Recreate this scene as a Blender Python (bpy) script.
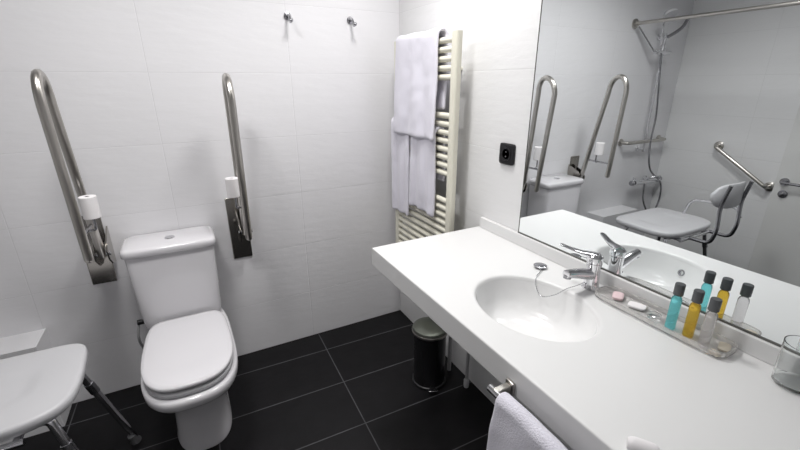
import bpy, bmesh, math, random
from mathutils import Vector, Matrix, noise
random.seed(4)
PI = math.pi
scene = bpy.context.scene
for o in list(bpy.data.objects):
    bpy.data.objects.remove(o, do_unlink=True)
COL = scene.collection

# ------------------------------------------------------------------ camera
def make_camera():
    yaw, pitch, roll = math.radians(-27.808), math.radians(-19.637), math.radians(-0.189)
    f = Vector((-math.sin(yaw)*math.cos(pitch), math.cos(yaw)*math.cos(pitch), math.sin(pitch)))
    r = Vector((math.cos(yaw), math.sin(yaw), 0)); u = r.cross(f)
    r2 = r*math.cos(roll)+u*math.sin(roll); u2 = -r*math.sin(roll)+u*math.cos(roll)
    cam = bpy.data.cameras.new('camera'); cam.sensor_width = 36; cam.lens = 400.7/800*36
    cam.clip_start = 0.02
    o = bpy.data.objects.new('camera', cam); COL.objects.link(o)
    M = Matrix((r2, u2, -f)).transposed().to_4x4()
    M.translation = Vector((-1.105, -2.096, 1.458))
    o.matrix_world = M
    scene.camera = o
make_camera()

# ------------------------------------------------------------------ world, lights, exposure
w = bpy.data.worlds.new('world'); scene.world = w; w.use_nodes = True
w.node_tree.nodes['Background'].inputs[0].default_value = (0.9, 0.93, 1, 1)
w.node_tree.nodes['Background'].inputs[1].default_value = 0.15
scene.view_settings.view_transform = 'Standard'
scene.view_settings.look = 'None'
scene.view_settings.exposure = 0.0
scene.view_settings.gamma = 1.0
scene.view_settings.use_curve_mapping = False
# every lamp sits just below a ceiling downlight built further down: x, y, watts, radius
DOWNLIGHTS = [(-0.42, -0.76, 11.5, 0.17), (-1.32, -0.92, 11.5, 0.17)]
CEIL = 2.45
SPREAD = 150
for x, y, p, r in DOWNLIGHTS:
    l = bpy.data.lights.new('downlight_lamp', 'AREA'); l.shape = 'DISK'; l.size = r*2; l.spread = math.radians(SPREAD)
    l.energy = p; l.color = (1.0, 0.985, 0.97)
    o = bpy.data.objects.new('downlight_lamp', l); COL.objects.link(o); o.location = (x, y, CEIL-0.035)

# ------------------------------------------------------------------ materials
def mat(name, col, rough=0.5, metal=0.0, trans=0.0, ior=1.45, coat=0.0, emit=None, bump=None, sub=0.0, aniso=0):
    m = bpy.data.materials.new(name); m.use_nodes = True
    nt = m.node_tree; b = nt.nodes['Principled BSDF']
    b.inputs['Base Color'].default_value = (*col, 1)
    b.inputs['Roughness'].default_value = rough
    b.inputs['Metallic'].default_value = metal
    b.inputs['Transmission Weight'].default_value = trans
    b.inputs['IOR'].default_value = ior
    b.inputs['Coat Weight'].default_value = coat
    b.inputs['Sheen Weight'].default_value = sub
    if emit:
        b.inputs['Emission Color'].default_value = (*emit[0], 1)
        b.inputs['Emission Strength'].default_value = emit[1]
    if bump:
        sc, st, dist = bump
        tc = nt.nodes.new('ShaderNodeTexCoord'); n = nt.nodes.new('ShaderNodeTexNoise')
        n.inputs['Scale'].default_value = sc; n.inputs['Detail'].default_value = 4
        bp = nt.nodes.new('ShaderNodeBump'); bp.inputs['Strength'].default_value = st
        bp.inputs['Distance'].default_value = dist
        nt.links.new(tc.outputs['Object'], n.inputs['Vector'])
        nt.links.new(n.outputs['Fac'], bp.inputs['Height'])
        nt.links.new(bp.outputs['Normal'], b.inputs['Normal'])
    return m

def tile_mat(name, ax, tile, grout, tw, th, mortar, rough, offx=0, offy=0, rot=0, vary=0.02, wave=0.0, noise_scale=5, spec=0.5):
    """flat tiles laid on a plane; ax = which object axes run along the tile rows and columns"""
    m = bpy.data.materials.new(name); m.use_nodes = True
    nt = m.node_tree; b = nt.nodes['Principled BSDF']; N = nt.nodes.new; L = nt.links.new
    tc = N('ShaderNodeTexCoord'); sp = N('ShaderNodeSeparateXYZ'); cb = N('ShaderNodeCombineXYZ')
    L(tc.outputs['Object'], sp.inputs[0])
    L(sp.outputs['XYZ'.index(ax[0])], cb.inputs[0]); L(sp.outputs['XYZ'.index(ax[1])], cb.inputs[1])
    mp = N('ShaderNodeMapping'); mp.vector_type = 'TEXTURE'
    mp.inputs['Location'].default_value = (offx, offy, 0); mp.inputs['Rotation'].default_value = (0, 0, rot)
    L(cb.outputs[0], mp.inputs[0])
    br = N('ShaderNodeTexBrick'); br.offset = 0; br.squash = 1
    br.inputs['Scale'].default_value = 1; br.inputs['Brick Width'].default_value = tw
    br.inputs['Row Height'].default_value = th; br.inputs['Mortar Size'].default_value = mortar
    br.inputs['Mortar Smooth'].default_value = 0.2; br.inputs['Bias'].default_value = 0
    c1 = tuple(max(0, c*(1-vary)) for c in tile); c2 = tuple(c*(1+vary) for c in tile)
    br.inputs['Color1'].default_value = (*c1, 1); br.inputs['Color2'].default_value = (*c2, 1)
    br.inputs['Mortar'].default_value = (*grout, 1)
    L(mp.outputs[0], br.inputs['Vector'])
    ns = N('ShaderNodeTexNoise'); ns.inputs['Scale'].default_value = noise_scale; ns.inputs['Detail'].default_value = 5
    st = N('ShaderNodeMapping'); st.inputs['Scale'].default_value = (1, 3.5 if wave else 1, 1)
    L(cb.outputs[0], st.inputs[0]); L(st.outputs[0], ns.inputs['Vector'])
    mx = N('ShaderNodeMixRGB'); mx.blend_type = 'MULTIPLY'; mx.inputs[0].default_value = 0.12 if wave else 0.6
    L(br.outputs['Color'], mx.inputs[1]); L(ns.outputs['Fac'], mx.inputs[2]) if not wave else None
    if wave: L(br.outputs['Color'], b.inputs['Base Color'])
    else: L(mx.outputs[0], b.inputs['Base Color'])
    b1 = N('ShaderNodeBump'); b1.inputs['Strength'].default_value = 0.35; b1.inputs['Distance'].default_value = 0.004
    L(ns.outputs['Fac'], b1.inputs['Height'])
    b2 = N('ShaderNodeBump'); b2.inputs['Strength'].default_value = 0.5; b2.inputs['Distance'].default_value = 0.001
    b2.invert = True
    L(br.outputs['Fac'], b2.inputs['Height']); L(b1.outputs[0], b2.inputs['Normal'])
    L(b2.outputs[0], b.inputs['Normal'])
    b.inputs['Roughness'].default_value = rough
    b.inputs['Specular IOR Level'].default_value = spec
    return m

M = dict(
    wall=tile_mat('white_wall_tile', 'XZ', (0.81, 0.805, 0.825), (0.765, 0.76, 0.78), 0.6, 0.3, 0.002, 0.28, wave=1, noise_scale=9, vary=0.006),
    wally=tile_mat('white_wall_tile_side', 'YZ', (0.81, 0.81, 0.815), (0.765, 0.765, 0.77), 0.6, 0.3, 0.002, 0.28, wave=1, noise_scale=9, vary=0.006),
    floor=tile_mat('black_slate_tile', 'XY', (0.009, 0.0085, 0.010), (0.12, 0.12, 0.13), 0.6, 0.2982, 0.0026, 0.42,
                   offx=-0.575, offy=-0.1766, rot=math.radians(-1.19), vary=0.12, noise_scale=14, spec=0.22),
    ceil=mat('ceiling_paint', (0.75, 0.75, 0.75), 0.9),
    ceramic=mat('white_ceramic', (0.73, 0.72, 0.745), 0.12, coat=0.3),
    bowl=mat('white_basin_glaze', (0.84, 0.84, 0.84), 0.2),
    corian=mat('white_solid_surface', (0.76, 0.76, 0.76), 0.36),
    apron=mat('white_solid_surface_edge', (0.84, 0.84, 0.84), 0.22, bump=(220, 0.05, 0.001)),
    chrome=mat('polished_chrome', (0.78, 0.78, 0.80), 0.08, 1.0),
    darkchrome=mat('satin_chrome', (0.42, 0.42, 0.44), 0.22, 1.0),
    steel=mat('brushed_steel', (0.50, 0.48, 0.45), 0.28, 1.0, bump=(90, 0.05, 0.001)),
    plate=mat('polished_steel_plate', (0.42, 0.40, 0.37), 0.16, 1.0),
    mirror=mat('mirror_silver', (0.905, 0.935, 0.94), 0.0, 1.0),
    mirroredge=mat('mirror_dark_edge', (0.16, 0.16, 0.15), 0.3, 0.6),
    towel=mat('white_terry', (0.76, 0.745, 0.83), 0.95, bump=(260, 0.6, 0.004), sub=0.3),
    cream=mat('cream_enamel', (0.80, 0.78, 0.67), 0.3),
    plastic=mat('white_plastic', (0.61, 0.61, 0.63), 0.38),
    paper=mat('white_tissue', (0.85, 0.83, 0.84), 0.9, bump=(150, 0.2, 0.002)),
    black=mat('black_plastic', (0.015, 0.015, 0.017), 0.35),
    rubber=mat('grey_rubber', (0.12, 0.12, 0.125), 0.7),
    bin=mat('dark_painted_steel', (0.035, 0.035, 0.038), 0.25, 0.6),
    binlid=mat('bin_lid_steel', (0.13, 0.14, 0.12), 0.3, 0.7),
    glass=mat('clear_glass', (0.97, 0.985, 0.985), 0.02, trans=1.0, ior=1.3),
    acrylic=mat('clear_acrylic', (0.95, 0.94, 0.93), 0.08, trans=0.78, ior=1.2),
    blue=mat('blue_liquid', (0.26, 0.85, 0.90), 0.08, trans=0.8, ior=1.36),
    yellow=mat('amber_liquid', (0.96, 0.66, 0.08), 0.08, trans=0.75, ior=1.36),
    pale=mat('pale_liquid', (0.88, 0.86, 0.87), 0.08, trans=0.85, ior=1.36),
    cap=mat('smoky_cap', (0.09, 0.095, 0.10), 0.25),
    pink=mat('pale_pink_wrap', (0.80, 0.62, 0.64), 0.5),
    beige=mat('beige_paper_wrap', (0.66, 0.60, 0.50), 0.6),
    greypl=mat('grey_plastic', (0.35, 0.36, 0.36), 0.45),
    pvc=mat('pipe_grey', (0.45, 0.45, 0.46), 0.4),
    door=mat('white_door_paint', (0.74, 0.74, 0.73), 0.4),
    lamp=mat('lamp_diffuser', (1, 1, 1), 0.5, emit=((1, 0.985, 0.97), 3)),
    panel=mat('grey_shadow_panel', (0.42, 0.42, 0.43), 0.5),
)

# ------------------------------------------------------------------ mesh helpers
def wl(o):
    p = Vector((0, 0, 0))
    while o is not None:
        p += o.location; o = o.parent
    return p
def link(name, bm, m, parent=None, smooth=True, bevel=0, subsurf=0, solid=0, angle=35, origin=None):
    """bm holds world coordinates; the object's origin is its parent's (or `origin`)"""
    me = bpy.data.meshes.new(name)
    base = wl(parent) if parent else Vector((0, 0, 0))
    loc = Vector(origin)-base if origin is not None else Vector((0, 0, 0))
    bmesh.ops.recalc_face_normals(bm, faces=bm.faces[:])
    bm.transform(Matrix.Translation(-(base+loc)))
    bm.to_mesh(me); bm.free()
    o = bpy.data.objects.new(name, me); COL.objects.link(o); o.location = loc
    if parent: o.parent = parent
    if m: me.materials.append(M[m])
    if solid:
        s = o.modifiers.new('solid', 'SOLIDIFY'); s.thickness = solid; s.offset = 0
    if bevel:
        s = o.modifiers.new('bevel', 'BEVEL'); s.width = bevel; s.segments = 3; s.limit_method = 'ANGLE'; s.angle_limit = math.radians(40)
    if subsurf:
        s = o.modifiers.new('sub', 'SUBSURF'); s.levels = subsurf; s.render_levels = subsurf
    if smooth:
        for p in me.polygons: p.use_smooth = True
        try: me.set_sharp_from_angle(angle=math.radians(angle))
        except Exception: pass
    return o
def thing(name, label, cat, loc, group=None):
    o = bpy.data.objects.new(name, None); COL.objects.link(o); o.location = loc
    o.empty_display_size = 0.05
    tag(o, label, cat, group); return o
def tag(o, label, cat, group=None):
    o['label'] = label; o['category'] = cat
    if group: o['group'] = group
    return o
def struct(o):
    o['kind'] = 'structure'; return o
def B(): return bmesh.new()
def box(bm, a, b):
    x0, y0, z0 = [min(p, q) for p, q in zip(a, b)]; x1, y1, z1 = [max(p, q) for p, q in zip(a, b)]
    v = [bm.verts.new(p) for p in ((x0,y0,z0),(x1,y0,z0),(x1,y1,z0),(x0,y1,z0),(x0,y0,z1),(x1,y0,z1),(x1,y1,z1),(x0,y1,z1))]
    for f in ((0,3,2,1),(4,5,6,7),(0,1,5,4),(1,2,6,5),(2,3,7,6),(3,0,4,7)): bm.faces.new([v[i] for i in f])
    return bm
def loft(bm, rings, cap0=True, cap1=True, closed=True):
    R = [[bm.verts.new(p) for p in r] for r in rings]
    n = len(R[0])
    for a, b in zip(R[:-1], R[1:]):
        for i in range(n if closed else n-1):
            j = (i+1) % n
            bm.faces.new((a[i], a[j], b[j], b[i]))
    if cap0: bm.faces.new(list(reversed(R[0])))
    if cap1: bm.faces.new(R[-1])
    return bm
def frame(d):
    d = d.normalized(); a = Vector((0, 0, 1)) if abs(d.z) < 0.9 else Vector((1, 0, 0))
    u = d.cross(a).normalized(); return u, d.cross(u).normalized()
def circ(c, d, r, n=20):
    u, v = frame(Vector(d)); c = Vector(c)
    return [c+u*r*math.cos(2*PI*i/n)+v*r*math.sin(2*PI*i/n) for i in range(n)]
def cyl(bm, a, b, r, r2=None, n=20):
    a, b = Vector(a), Vector(b); d = b-a
    return loft(bm, [circ(a, d, r, n), circ(b, d, r if r2 is None else r2, n)])
def lathe(bm, c, d, prof, n=32, cap0=True, cap1=True):
    """prof = [(radius, height along d)]"""
    c, d = Vector(c), Vector(d).normalized()
    return loft(bm, [circ(c+d*h, d, max(r, 1e-4), n) for r, h in prof], cap0, cap1)
def tube(bm, pts, r, n=12, rs=None):
    P = [Vector(p) for p in pts]; u = None; rings = []
    for i, p in enumerate(P):
        d = (P[min(i+1, len(P)-1)]-P[max(i-1, 0)]).normalized()
        if u is None: u, _ = frame(d)
        u = (u-d*u.dot(d)).normalized(); v = d.cross(u)
        rr = rs[i] if rs else r
        rings.append([p+u*rr*math.cos(2*PI*k/n)+v*rr*math.sin(2*PI*k/n) for k in range(n)])
    return loft(bm, rings)
def spline(pts, k=8):
    P = [Vector(p) for p in pts]; P = [P[0]*2-P[1]]+P+[P[-1]*2-P[-2]]; out = []
    for i in range(1, len(P)-2):
        for j in range(k):
            t = j/k
            out.append(0.5*((2*P[i])+(P[i+1]-P[i-1])*t+(2*P[i-1]-5*P[i]+4*P[i+1]-P[i+2])*t*t+(3*P[i]-P[i-1]-3*P[i+1]+P[i+2])*t**3))
    out.append(P[-2]); return out
def fillet(pts, rad, k=6):
    P = [Vector(p) for p in pts]; out = [P[0]]
    for a, b, c in zip(P[:-2], P[1:-1], P[2:]):
        d1 = (a-b); d2 = (c-b); r = min(rad, d1.length*0.49, d2.length*0.49)
        s = b+d1.normalized()*r; e = b+d2.normalized()*r
        for j in range(k+1):
            t = j/k; out.append(s*(1-t)**2+b*2*t*(1-t)+e*t*t)
    out.append(P[-1]); return out
def superell(cx, yc, a, bf, bb, nf, nb, z, n=64, taper=0.0):
    """outline: front (-y) half-axis bf, exponent nf; back (+y) half-axis bb, exponent nb"""
    out = []
    for i in range(n):
        t = 2*PI*i/n; c, s = math.cos(t), math.sin(t)
        N_ = nb if s > 0 else nf; bb_ = bb if s > 0 else bf
        x = a*math.copysign(abs(c)**(2/N_), c); y = bb_*math.copysign(abs(s)**(2/N_), s)
        if s > 0: x *= 1-taper*(y/bb)**2
        out.append(Vector((cx+x, yc+y, z)))
    return out
def rect_ring(x0, x1, y0, y1, z, n=8, m=40):
    cx, cy = (x0+x1)/2, (y0+y1)/2
    return superell(cx, cy, (x1-x0)/2, (y1-y0)/2, (y1-y0)/2, n, n, z, m)

# ------------------------------------------------------------------ the room
XL, YF = -2.68, -2.75
def slab(name, a, b, m):
    return struct(link(name, box(B(), a, b), m, smooth=False))
slab('floor', (XL-0.1, YF-0.1, -0.1), (0.1, 0.1, 0), 'floor')
slab('ceiling', (XL-0.1, YF-0.1, CEIL), (0.1, 0.1, CEIL+0.1), 'ceil')
slab('wall_back', (XL-0.1, 0, 0), (0.1, 0.1, CEIL), 'wall')
slab('wall_right', (0, YF, 0), (0.1, 0, CEIL), 'wally')
slab('wall_left', (XL-0.1, YF, 0), (XL, 0, CEIL), 'wally')
slab('wall_front', (XL-0.1, YF-0.1, 0), (0.1, YF, CEIL), 'wall')

# low tiled ledge against the back wall behind the shower chair
slab('trim_1', (-2.24, -0.150, 0), (-1.792, 0, 0.425), 'wall')

# door in the left wall, seen only in the mirror
door = struct(link('door_1', box(B(), (XL, -1.67, 0.01), (XL+0.03, -0.85, 2.03)), 'door', bevel=0.003))
hd = B(); cyl(hd, (XL+0.03, -0.905, 0.777), (XL+0.04, -0.905, 0.777), 0.028)
cyl(hd, (XL+0.04, -0.905, 0.777), (XL+0.07, -0.905, 0.777), 0.010)
tube(hd, fillet([(XL+0.07, -0.905, 0.777), (XL+0.085, -0.905, 0.777), (XL+0.085, -1.04, 0.777)], 0.012), 0.010)
link('door_handle', hd, 'darkchrome', door)
lk = B(); lathe(lk, (XL+0.03, -0.915, 0.690), (1, 0, 0), [(0.028, 0), (0.028, 0.008), (0.012, 0.010), (0.012, 0.028), (0.006, 0.03)])
link('door_lock', lk, 'darkchrome', door)

# ceiling downlights
for i, (x, y, p, r) in enumerate(DOWNLIGHTS):
    t = thing('ceiling_downlight', ['round recessed downlight in the ceiling over the countertop and radiator side',
              'round recessed downlight in the ceiling over the toilet side'][i], 'ceiling light', (x, y, CEIL), 'ceiling downlights')
    bm = B(); lathe(bm, (x, y, CEIL), (0, 0, -1), [(r+0.03, 0), (r+0.03, 0.006), (r+0.004, 0.012), (r+0.004, 0.004)], cap0=False, cap1=False)
    link('rim', bm, 'chrome', t)
    bm = B(); lathe(bm, (x, y, CEIL-0.001), (0, 0, -1), [(r, 0), (r, 0.008)])
    link('diffuser', bm, 'lamp', t)

# ------------------------------------------------------------------ countertop with basin
H, TH, CD, CY = 0.852, 0.076, 0.531, -0.772
BC = (-0.290, -1.376); BA = (0.150, 0.186)
YE = -2.6
def countertop():
    t = thing('vanity_countertop', 'thick white wall-hung countertop with an integrated oval basin under the mirror', 'countertop', (-CD/2, CY, H-TH))
    bm = B()
    x0, x1, y0, y1 = -CD, -0.001, YE, CY
    angs = [2*PI*i/96 for i in range(96)]
    for cx_, cy_ in ((x0, y0), (x0, y1), (x1, y0), (x1, y1)):
        a = math.atan2(cy_-BC[1], cx_-BC[0]) % (2*PI)
        k = min(range(96), key=lambda i: abs(angs[i]-a)); angs[k] = a
    def onrect(a, x0=x0, x1=x1, y0=y0, y1=y1):
        c, s = math.cos(a), math.sin(a); t_ = 1e9
        if c > 1e-9: t_ = min(t_, (x1-BC[0])/c)
        if c < -1e-9: t_ = min(t_, (x0-BC[0])/c)
        if s > 1e-9: t_ = min(t_, (y1-BC[1])/s)
        if s < -1e-9: t_ = min(t_, (y0-BC[1])/s)
        return (BC[0]+c*t_, BC[1]+s*t_)
    def ell(k, z):
        out = []
        for a in angs:
            ex = math.atan2(math.sin(a)/BA[1], math.cos(a)/BA[0])
            out.append(Vector((BC[0]+BA[0]*k*math.cos(ex), BC[1]+BA[1]*k*math.sin(ex), z)))
        return out
    def shrink(e, z): return [Vector((*onrect(a, x0+e, x1, y0, y1-e), z)) for a in angs]
    rings = [shrink(0.03, H-TH), shrink(0.006, H-TH), shrink(0.0025, H-TH), shrink(0, H-TH+0.0025), shrink(0, H-TH+0.006), shrink(0, H-0.007), shrink(0, H-0.003), shrink(0.001, H-0.001), shrink(0.003, H), shrink(0.008, H),
             ell(1.10, H), ell(1.06, H), ell(1.025, H-0.0008), ell(1.0, H-0.005), ell(0.985, H-0.014)]
    loft(bm, rings, cap0=False, cap1=False)
    link('slab', bm, 'corian', t, angle=50)
    # basin bowl
    bm = B(); prof = [(0.985, 0.014), (0.955, 0.04), (0.91, 0.07), (0.82, 0.098), (0.68, 0.115), (0.5, 0.125), (0.3, 0.130), (0.12, 0.132)]
    loft(bm, [ell(k, H-d) for k, d in prof], cap0=False, cap1=True)
    link('basin', bm, 'bowl', t)
    bm = B(); lathe(bm, (BC[0], BC[1], H-0.1318), (0, 0, 1), [(0.024, 0), (0.024, 0.003), (0.018, 0.004), (0.016, 0.001)])
    link('drain', bm, 'chrome', t)
    bm = B(); c = Vector((BC[0]-BA[0]*0.925, BC[1]-0.035, H-0.052)); d = Vector((1, 0, 0.25)).normalized()
    lathe(bm, c, d, [(0.012, -0.004), (0.012, 0.004), (0.007, 0.004), (0.007, 0.001)])
    link('overflow_ring', bm, 'darkchrome', t)
    # upstand along the wall
    bm = B(); box(bm, (-0.016, YE, H), (-0.001, CY-0.012, 0.899))
    link('upstand', bm, 'corian', t, bevel=0.003)
    # waste pipe and trap underneath
    bm = B(); tube(bm, fillet([(BC[0], BC[1], H-0.13), (BC[0], BC[1], 0.56), (BC[0]+0.10, BC[1], 0.56), (BC[0]+0.10, BC[1], 0.64), (-0.002, BC[1], 0.64)], 0.04), 0.018, 16)
    link('waste_pipe', bm, 'chrome', t)
    for y in (-1.0, -2.3):
        bm = B(); box(bm, (-0.42, y-0.02, H-TH-0.05), (-0.001, y+0.02, H-TH+0.001))
        link('wall_bracket', bm, 'pvc', t)
countertop()

# ------------------------------------------------------------------ mirror
t = thing('wall_mirror', 'large frameless wall mirror standing on the upstand behind the basin', 'mirror', (0, -1.8, 0.901))
bm = B(); box(bm, (-0.0065, YE, 0.904), (-0.0005, -1.012, 2.15)); link('mirror_glass', bm, 'mirror', t, smooth=False)
bm = B(); box(bm, (-0.009, YE, 0.8995), (-0.0005, -1.009, 0.904)); link('bottom_rail', bm, 'mirroredge', t, smooth=False)
bm = B(); box(bm, (-0.0075, -1.012, 0.904), (-0.0005, -1.009, 2.15)); link('edge_strip', bm, 'mirroredge', t, smooth=False)

# ------------------------------------------------------------------ basin tap
def faucet():
    x, y = -0.060, -1.388
    t = thing('basin_tap', 'chrome single-lever mixer tap at the back of the oval basin', 'tap', (x, y, H))
    bm = B(); lathe(bm, (x, y, H), (0, 0, 1), [(0.027, 0), (0.027, 0.004), (0.024, 0.008), (0.0215, 0.02), (0.021, 0.06), (0.022, 0.078), (0.0225, 0.085)])
    link('body', bm, 'chrome', t)
    bm = B(); pts = spline([(x+0.004, y, H+0.044), (x-0.035, y+0.001, H+0.054), (x-0.075, y+0.003, H+0.064), (x-0.116, y+0.005, H+0.071)], 6)
    n = len(pts)
    tube(bm, pts, 0, 16, rs=[0.019-0.006*i/(n-1) for i in range(n)])
    link('spout', bm, 'chrome', t)
    bm = B(); lathe(bm, (x-0.108, y+0.005, H+0.066), (-0.12, 0, -1), [(0.0115, 0), (0.0115, 0.010), (0.009, 0.0105)])
    link('aerator', bm, 'darkchrome', t)
    # lever head and blade, swung towards the toilet side
    d = Vector((-0.043, 0.088, 0.012)).normalized(); s = Vector((-d.y, d.x, 0)).normalized(); upv = d.cross(s)
    if upv.z < 0: upv = -upv
    bm = B(); lathe(bm, (x, y, H+0.086), (0, 0, 1), [(0.0225, 0), (0.024, 0.006), (0.023, 0.018), (0.016, 0.026), (0.006, 0.029)])
    link('lever_hub', bm, 'chrome', t)
    bm = B(); rings = []
    for k, (l, w_, h_, z_) in enumerate([(-0.012, 0.017, 0.010, 0.106), (0.012, 0.018, 0.008, 0.108), (0.04, 0.014, 0.005, 0.109), (0.07, 0.011, 0.0035, 0.113), (0.1, 0.010, 0.003, 0.119), (0.108, 0.007, 0.002, 0.121)]):
        c = Vector((x, y, H+z_))+Vector((d.x, d.y, 0))*l
        rings.append([c+s*w_*math.copysign(abs(math.cos(a))**0.7, math.cos(a))+Vector((0, 0, 1))*h_*math.sin(a) for a in [2*PI*i/16 for i in range(16)]])
    loft(bm, rings); link('lever', bm, 'chrome', t)
faucet()
# plug with ball chain
t = thing('basin_plug', 'round metal-topped plug lying on the countertop with its ball chain trailing into the basin', 'plug', (-0.092, -1.212, H))
bm = B(); lathe(bm, (-0.092, -1.212, H+0.0005), (0, 0, 1), [(0.017, 0), (0.019, 0.004), (0.0225, 0.006), (0.0225, 0.009), (0.018, 0.011), (0.004, 0.0115)])
link('stopper', bm, 'darkchrome', t)
ch = spline([(-0.098, -1.222, H+0.012), (-0.125, -1.243, H+0.005), (-0.155, -1.258, H+0.004), (-0.180, -1.280, H-0.012), (-0.190, -1.315, H-0.032), (-0.172, -1.348, H-0.018), (-0.138, -1.365, H+0.004), (-0.105, -1.375, H+0.012), (-0.078, -1.378, H+0.018)], 12)
bm = B(); tube(bm, ch, 0.0009, 6)
for i in range(0, len(ch), 2):
    bmesh.ops.create_icosphere(bm, subdivisions=1, radius=0.0019, matrix=Matrix.Translation(ch[i]))
link('ball_chain', bm, 'darkchrome', t)

# ------------------------------------------------------------------ amenity tray and what stands in it
def tray():
    x0, x1, y0, y1 = -0.108, -0.018, -1.770, -1.425
    t = thing('amenity_tray', 'long clear acrylic tray with rounded corners at the foot of the mirror', 'tray', ((x0+x1)/2, (y0+y1)/2, H))
    bm = B()
    def rr(e, z): return rect_ring(x0+e, x1-e, y0+e, y1-e, z, 6, 64)
    loft(bm, [rr(0.006, H+0.0005), rr(0.001, H+0.004), rr(0, H+0.018), rr(0.0035, H+0.018), rr(0.005, H+0.006), rr(0.010, H+0.004)], True, True)
    link('dish', bm, 'acrylic', t)
    bm = B(); R_ = rr(0.0015, H+0.0185); tube(bm, R_+[R_[0]], 0.0014, 6); link('rim', bm, 'acrylic', t)
tray()
TZ = H+0.0045
def bottle(x, y, liq, label, lean=(0, 0)):
    t = thing('toiletry_bottle', label, 'bottle', (x, y, TZ), 'toiletry bottles in the amenity tray')
    d = Vector((lean[0], lean[1], 1)).normalized(); c = Vector((x, y, TZ))
    bm = B(); lathe(bm, c, d, [(0.0105, 0), (0.012, 0.003), (0.012, 0.084), (0.0105, 0.090), (0.008, 0.093), (0.008, 0.098)], 24)
    link('bottle_body', bm, liq, t)
    bm = B(); lathe(bm, c+d*0.098, d, [(0.0110, 0), (0.0114, 0.001), (0.0114, 0.028), (0.0105, 0.030)], 24)
    link('cap', bm, 'cap', t)
bottle(-0.076, -1.637, 'blue', 'small toiletry bottle of turquoise liquid with a dark cap, farthest left of the three')
bottle(-0.072, -1.678, 'yellow', 'small toiletry bottle of amber liquid with a dark cap, in the middle')
bottle(-0.080, -1.718, 'pale', 'small toiletry bottle of pale colourless liquid with a dark cap')
bm = B(); lathe(bm, (-0.070, -1.592, TZ), (0, 0, 1), [(0.013, 0), (0.0165, 0.004), (0.0165, 0.014), (0.012, 0.017), (0.003, 0.018)], 24)
tag(link('soap_pot', bm, 'glass', None, origin=(-0.07, -1.592, TZ)), 'small round clear pot in the tray just left of the turquoise bottle', 'pot')
def packet(name, x, y, a, l, w_, h_, m, label, cat):
    bm = B(); rings = []
    for z, k in ((0, 0.8), (h_*0.25, 1), (h_*0.75, 1), (h_, 0.75)):
        rings.append([Vector((x+math.cos(a)*px-math.sin(a)*py, y+math.sin(a)*px+math.cos(a)*py, TZ+z)) for px, py in
                      [(p.x, p.y) for p in rect_ring(-l/2*k, l/2*k, -w_/2*k, w_/2*k, 0, 4, 24)]])
    loft(bm, rings); tag(link(name, bm, m, None, origin=(x, y, TZ)), label, cat)
packet('wrapped_soap', -0.052, -1.475, 0.5, 0.045, 0.030, 0.012, 'pink', 'flat pale pink wrapped soap at the far end of the tray', 'soap')
packet('wrapped_soap', -0.055, -1.535, 1.9, 0.045, 0.032, 0.010, 'paper', 'flat white wrapped soap in the tray between the pink one and the clear pot', 'soap')
packet('amenity_sachet', -0.048, -1.748, 0.3, 0.040, 0.024, 0.008, 'beige', 'beige paper sachet behind the pale bottle at the near end of the tray', 'sachet')
packet('amenity_sachet', -0.092, -1.748, 1.2, 0.026, 0.014, 0.008, 'beige', 'tiny beige sachet in the near front corner of the tray', 'sachet')

# tumbler
t = thing('drinking_glass', 'empty clear glass tumbler on the countertop at the right edge, against the mirror', 'glass', (-0.053, -1.879, H))
bm = B(); lathe(bm, (-0.053, -1.879, H+0.0005), (0, 0, 1), [(0.001, 0.0), (0.033, 0), (0.036, 0.004), (0.0375, 0.098), (0.0355, 0.098), (0.0335, 0.010), (0.001, 0.008)], 40, cap0=True, cap1=True)
link('tumbler', bm, 'glass', t)
# small rolled cloth at the bottom of the picture
bm = B(); c = Vector((-0.497, -1.832, H+0.0145))
rings = []
for k in range(-6, 7):
    f_ = k/6; r_ = 0.014*(1-abs(f_)**5*0.35)
    rings.append(circ(c+Vector((0.02, -0.03, 0)).normalized()*0.024*f_, (0.02, -0.03, 0), r_, 20))
loft(bm, rings); tag(link('rolled_cloth', bm, 'paper', None, origin=(-0.497, -1.832, H)), 'small white rolled cloth on the front edge of the countertop', 'cloth')

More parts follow.
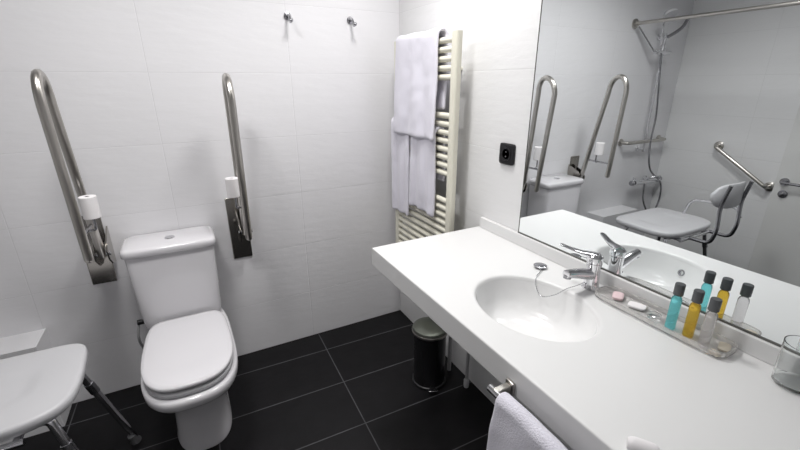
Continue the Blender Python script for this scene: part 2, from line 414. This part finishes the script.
# ------------------------------------------------------------------ towel bar and hand towel on the counter front
BX, BZ = -0.578, 0.797
t = thing('towel_bar', 'chrome towel bar screwed to the front of the countertop', 'towel bar', (-CD, -1.75, BZ))
bm = B(); cyl(bm, (BX, -1.536, BZ), (BX, -1.98, BZ), 0.009); link('bar', bm, 'chrome', t)
for y in (-1.556, -1.955):
    bm = B(); box(bm, (-CD-0.0005, y-0.013, BZ-0.016), (-CD-0.008, y+0.013, BZ+0.016)); box(bm, (-CD-0.008, y-0.008, BZ-0.009), (BX-0.004, y+0.008, BZ+0.009))
    link('bracket', bm, 'steel', t, bevel=0.002)
def drape(name, y0, y1, bx, bz, rad, front, back, m, label, cat, wob=0.006, nu=26, thick=0.008, group=None, seed=0, hem=0.0, spread=0.0, push=0.0, topwob=0.5, frx=-1):
    """cloth over a bar that runs along y. front hangs on the room side (frx), back on the other"""
    bm = B(); prof = []
    nf = max(4, int(front/0.02)); nb = max(3, int(back/0.02))
    for i in range(nf): prof.append((frx*rad, -front*(1-i/nf), 1-i/nf))
    for i in range(11):
        a = PI*i/10; prof.append((frx*rad*math.cos(a), rad*math.sin(a), 0))
    for i in range(1, nb+1): prof.append((-frx*rad, -back*i/nb, i/nb*0.4))
    rows = []
    for px, pz, d in prof:
        row = []
        for j in range(nu+1):
            u_ = j/nu; y = y0+(y1-y0)*u_
            yc = (y0+y1)/2; y = yc+(y-yc)*(1+spread*d)
            nz = noise.noise(Vector((u_*3.1+seed, pz*3.0, seed*1.7)))
            fold = math.sin(u_*PI*5+seed+2*nz)*0.6+nz
            x = bx+px+frx*(abs(d)**0.7*wob*fold+push*d)+noise.noise(Vector((y*22, pz*22, seed)))*wob*0.3
            z = bz+pz+hem*math.sin(u_*4+seed)*(d if px*frx > 0 else 0)+noise.noise(Vector((u_*4, seed, pz*2)))*topwob*wob
            row.append(bm.verts.new((x, y, z)))
        rows.append(row)
    for a, b in zip(rows[:-1], rows[1:]):
        for j in range(nu): bm.faces.new((a[j], a[j+1], b[j+1], b[j]))
    o = link(name, bm, m, None, solid=thick, subsurf=1, origin=(bx, (y0+y1)/2, bz), angle=180)
    return tag(o, label, cat, group)
drape('hand_towel', -1.885, -1.575, BX, BZ, 0.016, 0.36, 0.26, 'towel', 'white terry hand towel hanging over the chrome bar on the countertop front', 'towel', wob=0.012, seed=3.3, spread=0.12, push=0.02, thick=0.009)

# ------------------------------------------------------------------ towel radiator and its towels
def radiator():
    xr = -0.085
    t = thing('towel_radiator', 'tall cream ladder towel radiator on the wall beside the countertop', 'radiator', (0, -0.40, 0.45))
    for y in (-0.150, -0.655):
        bm = B(); loft(bm, [rect_ring(xr-0.016, xr+0.016, y-0.021, y+0.021, z, 4, 28) for z in (0.42, 0.425, 1.643, 1.648)])
        link('post', bm, 'cream', t)
        for z in (0.55, 1.50):
            yb = y+0.08 if y < -0.4 else y
            bm = B(); cyl(bm, (xr+0.006, yb, z-0.006 if z < 1 else 1.512), (-0.0005, yb, z-0.006 if z < 1 else 1.512), 0.009); link('wall_bracket', bm, 'cream', t)
    zs = [1.62-0.036*i for i in range(5)]+[1.32-0.036*i for i in range(8)]+[0.94-0.036*i for i in range(14)]
    for z in zs:
        bm = B(); cyl(bm, (xr-0.002, -0.165, z), (xr-0.002, -0.640, z), 0.0125, n=14); link('rung', bm, 'cream', t)
    for y in (-0.655,):
        bm = B(); tube(bm, fillet([(xr, y, 0.425), (xr, y, 0.36), (-0.05, y, 0.36), (-0.05, y, 0.001)], 0.02), 0.010, 14); link('supply_pipe', bm, 'pvc', t)
        bm = B(); lathe(bm, (xr, y, 0.375), (-1, 0, 0), [(0.014, 0), (0.014, 0.03), (0.019, 0.032), (0.019, 0.07), (0.015, 0.075)]); link('valve', bm, 'plastic', t)
radiator()
drape('bath_towel', -0.560, -0.185, -0.090, 1.640, 0.024, 0.43, 0.30, 'towel', 'large white bath towel folded over the top of the cream radiator', 'towel', wob=0.012, seed=1.2, spread=0.10, push=0.016, thick=0.014)
drape('hand_towel', -0.325, -0.128, -0.090, 1.255, 0.026, 0.475, 0.25, 'towel', 'lower white towel on the radiator, nearer the back wall', 'towel', wob=0.010, seed=7.1, thick=0.013, hem=0.004)
drape('hand_towel', -0.560, -0.345, -0.090, 1.235, 0.026, 0.385, 0.22, 'towel', 'lower white towel on the radiator, nearer the countertop', 'towel', wob=0.010, seed=5.4, spread=0.06, thick=0.013, hem=0.004)

# short grey pipe beside it, ending above the floor
bm = B(); tube(bm, fillet([(-0.0005, -0.80, 0.30), (-0.045, -0.80, 0.30), (-0.045, -0.80, 0.045)], 0.02), 0.008, 12)
t = thing('drain_hose', 'thin grey hose hanging under the countertop beside the bin', 'hose', (-0.045, -0.80, 0.0))
link('hose', bm, 'pvc', t)
bm = B(); lathe(bm, (-0.045, -0.80, 0.0005), (0, 0, 1), [(0.012, 0), (0.014, 0.01), (0.014, 0.04), (0.009, 0.05)]); link('end_cap', bm, 'plastic', t)

# ------------------------------------------------------------------ pedal bin
def pedal_bin():
    x, y = -0.185, -0.668
    t = thing('pedal_bin', 'small dark cylindrical pedal bin on the floor under the countertop end', 'bin', (x, y, 0))
    bm = B(); lathe(bm, (x, y, 0.012), (0, 0, 1), [(0.076, 0), (0.080, 0.004), (0.080, 0.298)], 40); link('body', bm, 'bin', t)
    bm = B(); lathe(bm, (x, y, 0), (0, 0, 1), [(0.086, 0), (0.086, 0.016), (0.083, 0.018)], 40); link('base_ring', bm, 'black', t)
    bm = B(); lathe(bm, (x, y, 0.305), (0, 0, 1), [(0.0875, 0), (0.0885, 0.012), (0.084, 0.020), (0.060, 0.030), (0.03, 0.034), (0.002, 0.035)], 40); link('lid', bm, 'binlid', t)
    bm = B(); lathe(bm, (x, y, 0.300), (0, 0, 1), [(0.0885, 0), (0.0905, 0.004), (0.0905, 0.010), (0.0885, 0.013)], 40, cap0=False, cap1=False); link('lid_rim', bm, 'steel', t)
    d = Vector((-0.35, -0.9, 0)).normalized(); s = Vector((-d.y, d.x, 0))
    bm = B(); c = Vector((x, y, 0.022))+d*0.075
    loft(bm, [[c+d*l+s*w_+Vector((0, 0, h_)) for w_, h_ in ((-ww, 0), (ww, 0), (ww, 0.006), (-ww, 0.006))] for l, ww in ((0, 0.014), (0.02, 0.016), (0.035, 0.024), (0.042, 0.020))])
    link('pedal', bm, 'darkchrome', t, bevel=0.0015)
pedal_bin()

# ------------------------------------------------------------------ socket and robe hooks
t = thing('power_socket', 'square black power socket on the white wall between radiator and mirror', 'socket', (0, -0.907, 1.192))
bm = B(); loft(bm, [[Vector((-0.0005-d_, p.x, p.y)) for p in rect_ring(-0.907-a_, -0.907+a_, 1.192-a_, 1.192+a_, 0, 8, 40)] for d_, a_ in ((0, 0.041), (0.007, 0.041), (0.010, 0.037))])
for v in bm.verts: pass
link('cover_plate', bm, 'black', t)
bm = B(); lathe(bm, (-0.010, -0.907, 1.192), (-1, 0, 0), [(0.026, 0), (0.026, 0.003), (0.021, 0.003), (0.020, 0.0005)], 32); link('outlet_ring', bm, 'black', t)
for dz in (-0.009, 0.009):
    bm = B(); cyl(bm, (-0.0101, -0.907, 1.192+dz), (-0.0115, -0.907, 1.192+dz), 0.0028, n=12); link('contact_hole', bm, 'darkchrome', t)
for x, lab in ((-0.280, 'small chrome robe hook high on the back wall, the one nearer the radiator'), (-0.592, 'small chrome robe hook high on the back wall, the one nearer the toilet')):
    z = 1.750
    t = thing('robe_hook', lab, 'hook', (x, 0, z), 'robe hooks on the back wall')
    bm = B(); lathe(bm, (x, -0.0005, z), (0, -1, 0), [(0.017, 0), (0.017, 0.006), (0.009, 0.008), (0.008, 0.02)]); link('rosette', bm, 'darkchrome', t)
    bm = B(); tube(bm, spline([(x, -0.015, z), (x, -0.035, z-0.004), (x, -0.048, z-0.020), (x, -0.052, z-0.030), (x, -0.066, z-0.026)], 5), 0.006, 12)
    bmesh.ops.create_uvsphere(bm, u_segments=14, v_segments=8, radius=0.009, matrix=Matrix.Translation((x, -0.068, z-0.024)))
    link('hook_arm', bm, 'darkchrome', t)

# ------------------------------------------------------------------ toilet
def toilet():
    cx = -1.230
    t = thing('toilet', 'white close-coupled ceramic toilet with closed lid against the back wall', 'toilet', (cx, -0.35, 0))
    S = superell
    # pan: pedestal flaring into the bowl
    bm = B(); R_ = []
    for z, a, yf, yb, nf in [(0, 0.112, -0.585, -0.06, 2.6), (0.012, 0.113, -0.587, -0.06, 2.6), (0.03, 0.108, -0.580, -0.06, 2.6), (0.15, 0.104, -0.575, -0.06, 2.5), (0.22, 0.108, -0.590, -0.06, 2.4),
                         (0.28, 0.132, -0.640, -0.05, 2.4), (0.320, 0.156, -0.695, -0.04, 2.6), (0.345, 0.170, -0.730, -0.03, 2.8), (0.362, 0.1755, -0.743, -0.03, 2.8), (0.388, 0.1755, -0.745, -0.03, 2.8), (0.396, 0.170, -0.738, -0.03, 2.8)]:
        yc = -0.45 if z > 0.25 else -0.40
        R_.append(S(cx, yc, a, yc-yf, yb-yc, nf, 5, z, 64, taper=0.10))
    loft(bm, R_); link('bowl', bm, 'ceramic', t, angle=60)
    bm = B(); yc = -0.47
    loft(bm, [S(cx, yc, a, b_, bb, 2.8, 6, z, 64, taper=0.13) for z, a, b_, bb in [(0.402, 0.158, 0.250, 0.225), (0.405, 0.162, 0.255, 0.228), (0.419, 0.162, 0.255, 0.228), (0.422, 0.158, 0.250, 0.225)]])
    link('seat_ring', bm, 'plastic', t, angle=60)
    bm = B()
    loft(bm, [S(cx, yc, a, b_, bb, 2.8, 8, z, 64, taper=0.13) for z, a, b_, bb in [(0.431, 0.157, 0.248, 0.243), (0.433, 0.163, 0.255, 0.247), (0.443, 0.165, 0.257, 0.248), (0.448, 0.161, 0.252, 0.245), (0.450, 0.148, 0.236, 0.232), (0.4515, 0.10, 0.17, 0.16)]])
    link('seat_lid', bm, 'ceramic', t, angle=60)
    for dx in (-0.075, 0.075):
        bm = B(); cyl(bm, (cx+dx-0.018, -0.225, 0.418), (cx+dx+0.018, -0.225, 0.418), 0.010); link('seat_hinge', bm, 'chrome', t)
    # cistern
    cx = -1.241
    bm = B(); yb = -0.006
    loft(bm, [rect_ring(cx-a, cx+a, -yf, yb, z, 9, 72) for z, a, yf in [(0.402, 0.155, 0.195), (0.410, 0.160, 0.200), (0.440, 0.163, 0.203), (0.600, 0.170, 0.203), (0.755, 0.176, 0.203)]])
    link('cistern', bm, 'ceramic', t, angle=50)
    bm = B()
    loft(bm, [rect_ring(cx-a, cx+a, -yf, yb, z, 8, 72) for z, a, yf in [(0.757, 0.180, 0.207), (0.762, 0.186, 0.213), (0.784, 0.187, 0.214), (0.792, 0.183, 0.210), (0.796, 0.172, 0.198)]])
    link('cistern_lid', bm, 'ceramic', t, angle=60)
    bm = B(); lathe(bm, (cx+0.002, -0.110, 0.796), (0, 0, 1), [(0.021, 0), (0.021, 0.003), (0.018, 0.006), (0.002, 0.0065)], 32); link('flush_button', bm, 'chrome', t)
    bm = B(); cyl(bm, (cx-0.165, -0.15, 0.43), (cx-0.190, -0.15, 0.43), 0.012); link('inlet_valve', bm, 'black', t)
    bm = B(); tube(bm, spline([(cx-0.185, -0.15, 0.43), (cx-0.20, -0.15, 0.34), (cx-0.19, -0.08, 0.22), (cx-0.19, -0.002, 0.20)], 8), 0.006, 10); link('supply_hose', bm, 'pvc', t)
toilet()

# ------------------------------------------------------------------ fold-up grab rails with their paper rolls
def grab_rail(px, xt, legs, free, top, label, side):
    """px: plate centre x; xt: rail plane x; side +1: roll hangs on the +x side"""
    t = thing('fold_up_grab_rail', label, 'grab rail', (px, 0, 0.60), 'fold-up grab rails beside the toilet')
    bm = B(); box(bm, (px-0.047, -0.0005, 0.592), (px+0.047, -0.007, 0.918)); link('wall_plate', bm, 'plate', t, bevel=0.003)
    bm = B()
    for dx in (-0.024, 0.024):
        loft(bm, [[Vector((xt+dx+e, y, z)) for y, z in ((-0.006, 0.86), (-0.006, 0.69), (-0.06, 0.70), (-0.115, 0.74), (-0.125, 0.78), (-0.10, 0.82))] for e in (-0.003, 0.003)])
    link('hinge_bracket', bm, 'plate', t)
    bm = B(); cyl(bm, (xt-0.032, -0.10, 0.765), (xt+0.032, -0.10, 0.765), 0.009); link('pivot_bolt', bm, 'darkchrome', t)
    (yn, zn), (yf, zf) = legs
    pts = [Vector((xt, -0.10, 0.755)), Vector((xt, -0.118, 0.82))]
    c = Vector((xt, (yn+yf)/2, (zn+zf)/2)); ax = Vector((0, yf-yn, zf-zn)); r = ax.length/2; ax.normalize()
    upd = Vector((xt, top[0], top[1]))-c; hgt = upd.length; upd.normalize()
    pts.append(Vector((xt, yn, zn))*0.5+pts[-1]*0.5)
    for i in range(13):
        a = PI*i/12; pts.append(c-ax*r*math.cos(a)+upd*hgt*math.sin(a))
    fe = Vector((xt, free[0], free[1])); pts.append(pts[-1]*0.5+fe*0.5); pts.append(fe)
    bm = B(); tube(bm, pts, 0.0155, 20); link('rail', bm, 'steel', t)
    bm = B(); bmesh.ops.create_uvsphere(bm, u_segments=16, v_segments=8, radius=0.0155, matrix=Matrix.Translation(fe)); link('end_cap', bm, 'steel', t)
    # paper holder between the legs
    def leg(k, z):
        (a0, b0), (a1, b1) = ((-0.118, 0.82), (yn, zn)) if k == 0 else (free, (yf, zf))
        return a0+(a1-a0)*(z-b0)/(b1-b0)
    z = 0.915
    y0, y1 = leg(0, z), leg(1, z)
    bm = B(); tube(bm, [(xt, y0, z), (xt, y1, z)], 0.006, 10)
    ym = (y0+y1)/2
    tube(bm, fillet([(xt, ym, z), (xt+side*0.03, ym, z), (xt+side*0.03, ym, z+0.125)], 0.01), 0.005, 10)
    link('paper_holder', bm, 'darkchrome', t)
    return ym, z
ym, z = grab_rail(-0.934, -0.916, ((-0.160, 1.395), (-0.290, 1.385)), (-0.232, 0.78), (-0.215, 1.480),
          'steel fold-up grab rail on the back wall to the right of the toilet, nearly upright', -1)
def roll(x, y, z, label):
    t = thing('toilet_roll', label, 'toilet roll', (x, y, z), 'toilet rolls on the grab rails')
    bm = B(); lathe(bm, (x, y, z), (0, 0, 1), [(0.0075, 0), (0.0075, 0), (0.027, 0), (0.0285, 0.002), (0.0285, 0.083), (0.027, 0.085), (0.0075, 0.085)], 32, cap0=False, cap1=False)
    link('paper', bm, 'paper', t)
roll(-0.916-0.0340, ym, z+0.055, 'white toilet roll on the grab rail to the right of the toilet')
ym, z = grab_rail(-1.536, -1.500, ((-0.225, 1.385), (-0.352, 1.385)), (-0.322, 0.83), (-0.290, 1.488),
          'steel fold-up grab rail on the back wall to the left of the toilet, leaning out', 1)
roll(-1.500+0.0320, ym-0.02, z+0.055, 'white toilet roll on the grab rail to the left of the toilet')

# ------------------------------------------------------------------ shower chair
def shower_chair():
    t = thing('shower_chair', 'white plastic shower chair with chrome legs and a low backrest left of the toilet', 'chair', (-1.83, -0.65, 0))
    cx, yc, ZS = -1.835, -0.580, 0.530
    def out(e, z, n=72):
        return superell(cx, yc, 0.290-e, 0.222-e, 0.205-e, 3.8, 9, z, n, taper=0.07)
    bm = B(); loft(bm, [out(0.03, ZS-0.045), out(0.008, ZS-0.040), out(0, ZS-0.030), out(0, ZS-0.008), out(0.005, ZS-0.001), out(0.012, ZS), out(0.108, ZS-0.0015), out(0.125, ZS-0.004), out(0.145, ZS-0.009), out(0.165, ZS-0.011), out(0.19, ZS-0.011)])
    link('seat', bm, 'plastic', t, angle=70)
    for x in (-1.755, -2.005):
        bm = B(); tube(bm, fillet([(x, -0.80, ZS-0.05), (x, -0.925, ZS-0.05), (x, -0.945, ZS+0.04), (x, -0.930, ZS+0.2), (x, -0.955, 0.865)], 0.04), 0.0115, 14); link('back_post', bm, 'darkchrome', t)
    bm = B(); rings = []
    for k in range(17):
        u_ = k/16*2-1; h_ = 0.078*(1-abs(u_)**4)**0.4 if abs(u_) < 1 else 0.01
        h_ = max(h_, 0.02); x = -1.895+u_*0.175; y = -0.918+0.020*(1-u_*u_)*-1+0.03*u_*u_
        rings.append([Vector((x, y+dy*0.011, 0.785+dz*h_)) for dy, dz in ((-1, -0.85), (-1, 0.85), (-0.5, 1), (0.5, 1), (1, 0.85), (1, -0.85), (0.5, -1), (-0.5, -1))])
    loft(bm, rings); link('backrest', bm, 'plastic', t, angle=60)
    # arm on the far side
    bm = B(); tube(bm, fillet([(-2.10, -0.56, ZS-0.05), (-2.10, -0.60, 0.645), (-2.10, -0.80, 0.665), (-2.08, -0.90, 0.66), (-2.02, -0.94, 0.62)], 0.05), 0.010, 12); link('armrest', bm, 'chrome', t)
    bm = B(); tube(bm, [(-1.68, -0.80, ZS-0.055), (-1.68, -0.42, ZS-0.055)], 0.011, 12); tube(bm, [(-1.99, -0.80, ZS-0.055), (-1.99, -0.42, ZS-0.055)], 0.011, 12)
    tube(bm, [(-1.66, -0.80, ZS-0.055), (-2.01, -0.80, ZS-0.055)], 0.011, 12); tube(bm, [(-1.66, -0.44, ZS-0.055), (-2.01, -0.44, ZS-0.055)], 0.011, 12)
    link('underframe', bm, 'chrome', t)
    for (a, b) in (((-1.600, -0.47, ZS-0.05), (-1.500, -0.395, 0.03)), ((-1.615, -0.735, ZS-0.05), (-1.510, -0.80, 0.03)), ((-2.07, -0.47, ZS-0.05), (-2.15, -0.395, 0.03)), ((-2.06, -0.745, ZS-0.05), (-2.15, -0.81, 0.03))):
        a, b = Vector(a), Vector(b); d = (b-a).normalized()
        bm = B(); tube(bm, fillet([a+Vector((-0.06 if a.x > -1.8 else 0.06, 0, -0.004)), a, a+(b-a)*0.08, b], 0.03), 0.0135, 16)
        lo = link('leg', bm, 'chrome', t)
        bm = B(); lathe(bm, a+d*0.10, d, [(0.0165, 0), (0.0165, 0.05), (0.014, 0.052)], 16); link('leg_sleeve', bm, 'darkchrome', lo)
        bm = B(); lathe(bm, (b.x, b.y, 0.0005), -d, [(0.021, 0), (0.021, 0.006), (0.017, 0.018), (0.016, 0.045)], 20); link('rubber_foot', bm, 'rubber', lo)
shower_chair()

# ------------------------------------------------------------------ shower, wall bars and curtain rod (seen in the mirror)
def bar(name, a, b, r, nrm, off, label, fl=0.030):
    a, b, nrm = Vector(a), Vector(b), Vector(nrm)
    t = thing(name, label, 'grab bar', (a+b)/2-nrm*0)
    bm = B(); tube(bm, fillet([a, a+nrm*off, b+nrm*off, b], 0.022), r, 16); link('bar', bm, 'steel', t)
    for p in (a, b):
        bm = B(); lathe(bm, p+nrm*0.0005, nrm, [(fl, 0), (fl, 0.008), (fl*0.8, 0.012), (r, 0.014)], 24); link('flange', bm, 'steel', t)
bar('wall_grab_bar', (-2.06, 0, 0.985), (-2.575, 0, 0.985), 0.014, (0, -1, 0), 0.065, 'short horizontal steel grab bar on the back wall beside the shower riser')
bar('wall_grab_bar', (XL, -0.430, 0.970), (XL, -0.820, 0.720), 0.014, (1, 0, 0), 0.065, 'slanted steel grab bar on the shower side wall', 0.034)
# curtain rod
t = thing('shower_curtain_rod', 'long steel rod across the shower, fixed to the back wall by a round flange', 'rod', (-1.98, 0, 1.858))
bm = B(); cyl(bm, (-1.98, -0.001, 1.858), (-1.98, YF+0.001, 1.858), 0.0125); link('rod', bm, 'steel', t)
for y, s in ((0, -1), (YF, 1)):
    bm = B(); lathe(bm, (-1.98, y+s*0.0005, 1.858), (0, s, 0), [(0.034, 0), (0.034, 0.008), (0.018, 0.014), (0.018, 0.026)]); link('flange', bm, 'steel', t)
def shower():
    t = thing('shower_set', 'chrome shower mixer with riser rail, hose and hand shower on the back wall', 'shower', (-2.35, 0, 0.62))
    bm = B(); cyl(bm, (-2.26, -0.06, 0.635), (-2.62, -0.06, 0.620), 0.019); link('mixer_body', bm, 'chrome', t)
    for x in (-2.33, -2.49):
        bm = B(); lathe(bm, (x, -0.0005, 0.635), (0, -1, 0), [(0.030, 0), (0.028, 0.01), (0.014, 0.012), (0.014, 0.05)]); link('wall_union', bm, 'chrome', t)
    bm = B(); tube(bm, spline([(-2.41, -0.075, 0.65), (-2.41, -0.10, 0.675), (-2.46, -0.16, 0.69)], 6), 0.008, 12); link('mixer_lever', bm, 'chrome', t)
    for x in (-2.245, -2.60):
        bm = B(); lathe(bm, (x, -0.06, 0.635), (1 if x > -2.4 else -1, 0, 0), [(0.021, 0), (0.022, 0.025), (0.018, 0.03)]); link('end_knob', bm, 'darkchrome', t)
    bm = B(); cyl(bm, (-2.300, -0.055, 0.90), (-2.300, -0.055, 1.80), 0.010); link('riser_rail', bm, 'chrome', t)
    for z in (0.92, 1.78):
        bm = B(); lathe(bm, (-2.300, -0.0005, z), (0, -1, 0), [(0.022, 0), (0.020, 0.012), (0.011, 0.014), (0.011, 0.055)]); link('rail_mount', bm, 'chrome', t)
    bm = B(); cyl(bm, (-2.17, -0.075, 1.665), (-2.36, -0.075, 1.665), 0.014); cyl(bm, (-2.30, -0.055, 1.64), (-2.30, -0.055, 1.70), 0.019); link('rail_slider', bm, 'chrome', t)
    a, b = Vector((-2.22, -0.12, 1.77)), Vector((-2.38, -0.15, 1.90))
    bm = B(); tube(bm, spline([a, (-2.27, -0.14, 1.80), (-2.33, -0.15, 1.84), b], 6), 0.012, 14); link('hand_shower_grip', bm, 'darkchrome', t)
    bm = B(); lathe(bm, (-2.14, -0.16, 1.915), (0.15, -0.5, -0.85), [(0.012, -0.02), (0.040, -0.012), (0.048, 0), (0.046, 0.008), (0.010, 0.009)], 28); link('shower_head', bm, 'plastic', t)
    bm = B(); tube(bm, spline([(-2.14, -0.15, 1.925), (-2.17, -0.10, 1.93), (-2.22, -0.07, 1.86), (-2.25, -0.06, 1.72)], 6), 0.009, 12); link('head_arm', bm, 'chrome', t)
    bm = B(); tube(bm, spline([(-2.41, -0.06, 0.612), (-2.43, -0.07, 0.45), (-2.56, -0.08, 0.31), (-2.65, -0.08, 0.42), (-2.60, -0.09, 0.60), (-2.38, -0.10, 0.75), (-2.31, -0.10, 0.95), (-2.30, -0.105, 1.2), (-2.24, -0.11, 1.45), (-2.21, -0.10, 1.66)], 10), 0.0075, 10); link('shower_hose', bm, 'darkchrome', t)
    bm = B(); tube(bm, [(-1.985, -0.035, 1.835), (-2.16, -0.075, 1.67)], 0.005, 8); link('stay_wire', bm, 'darkchrome', t)
shower()
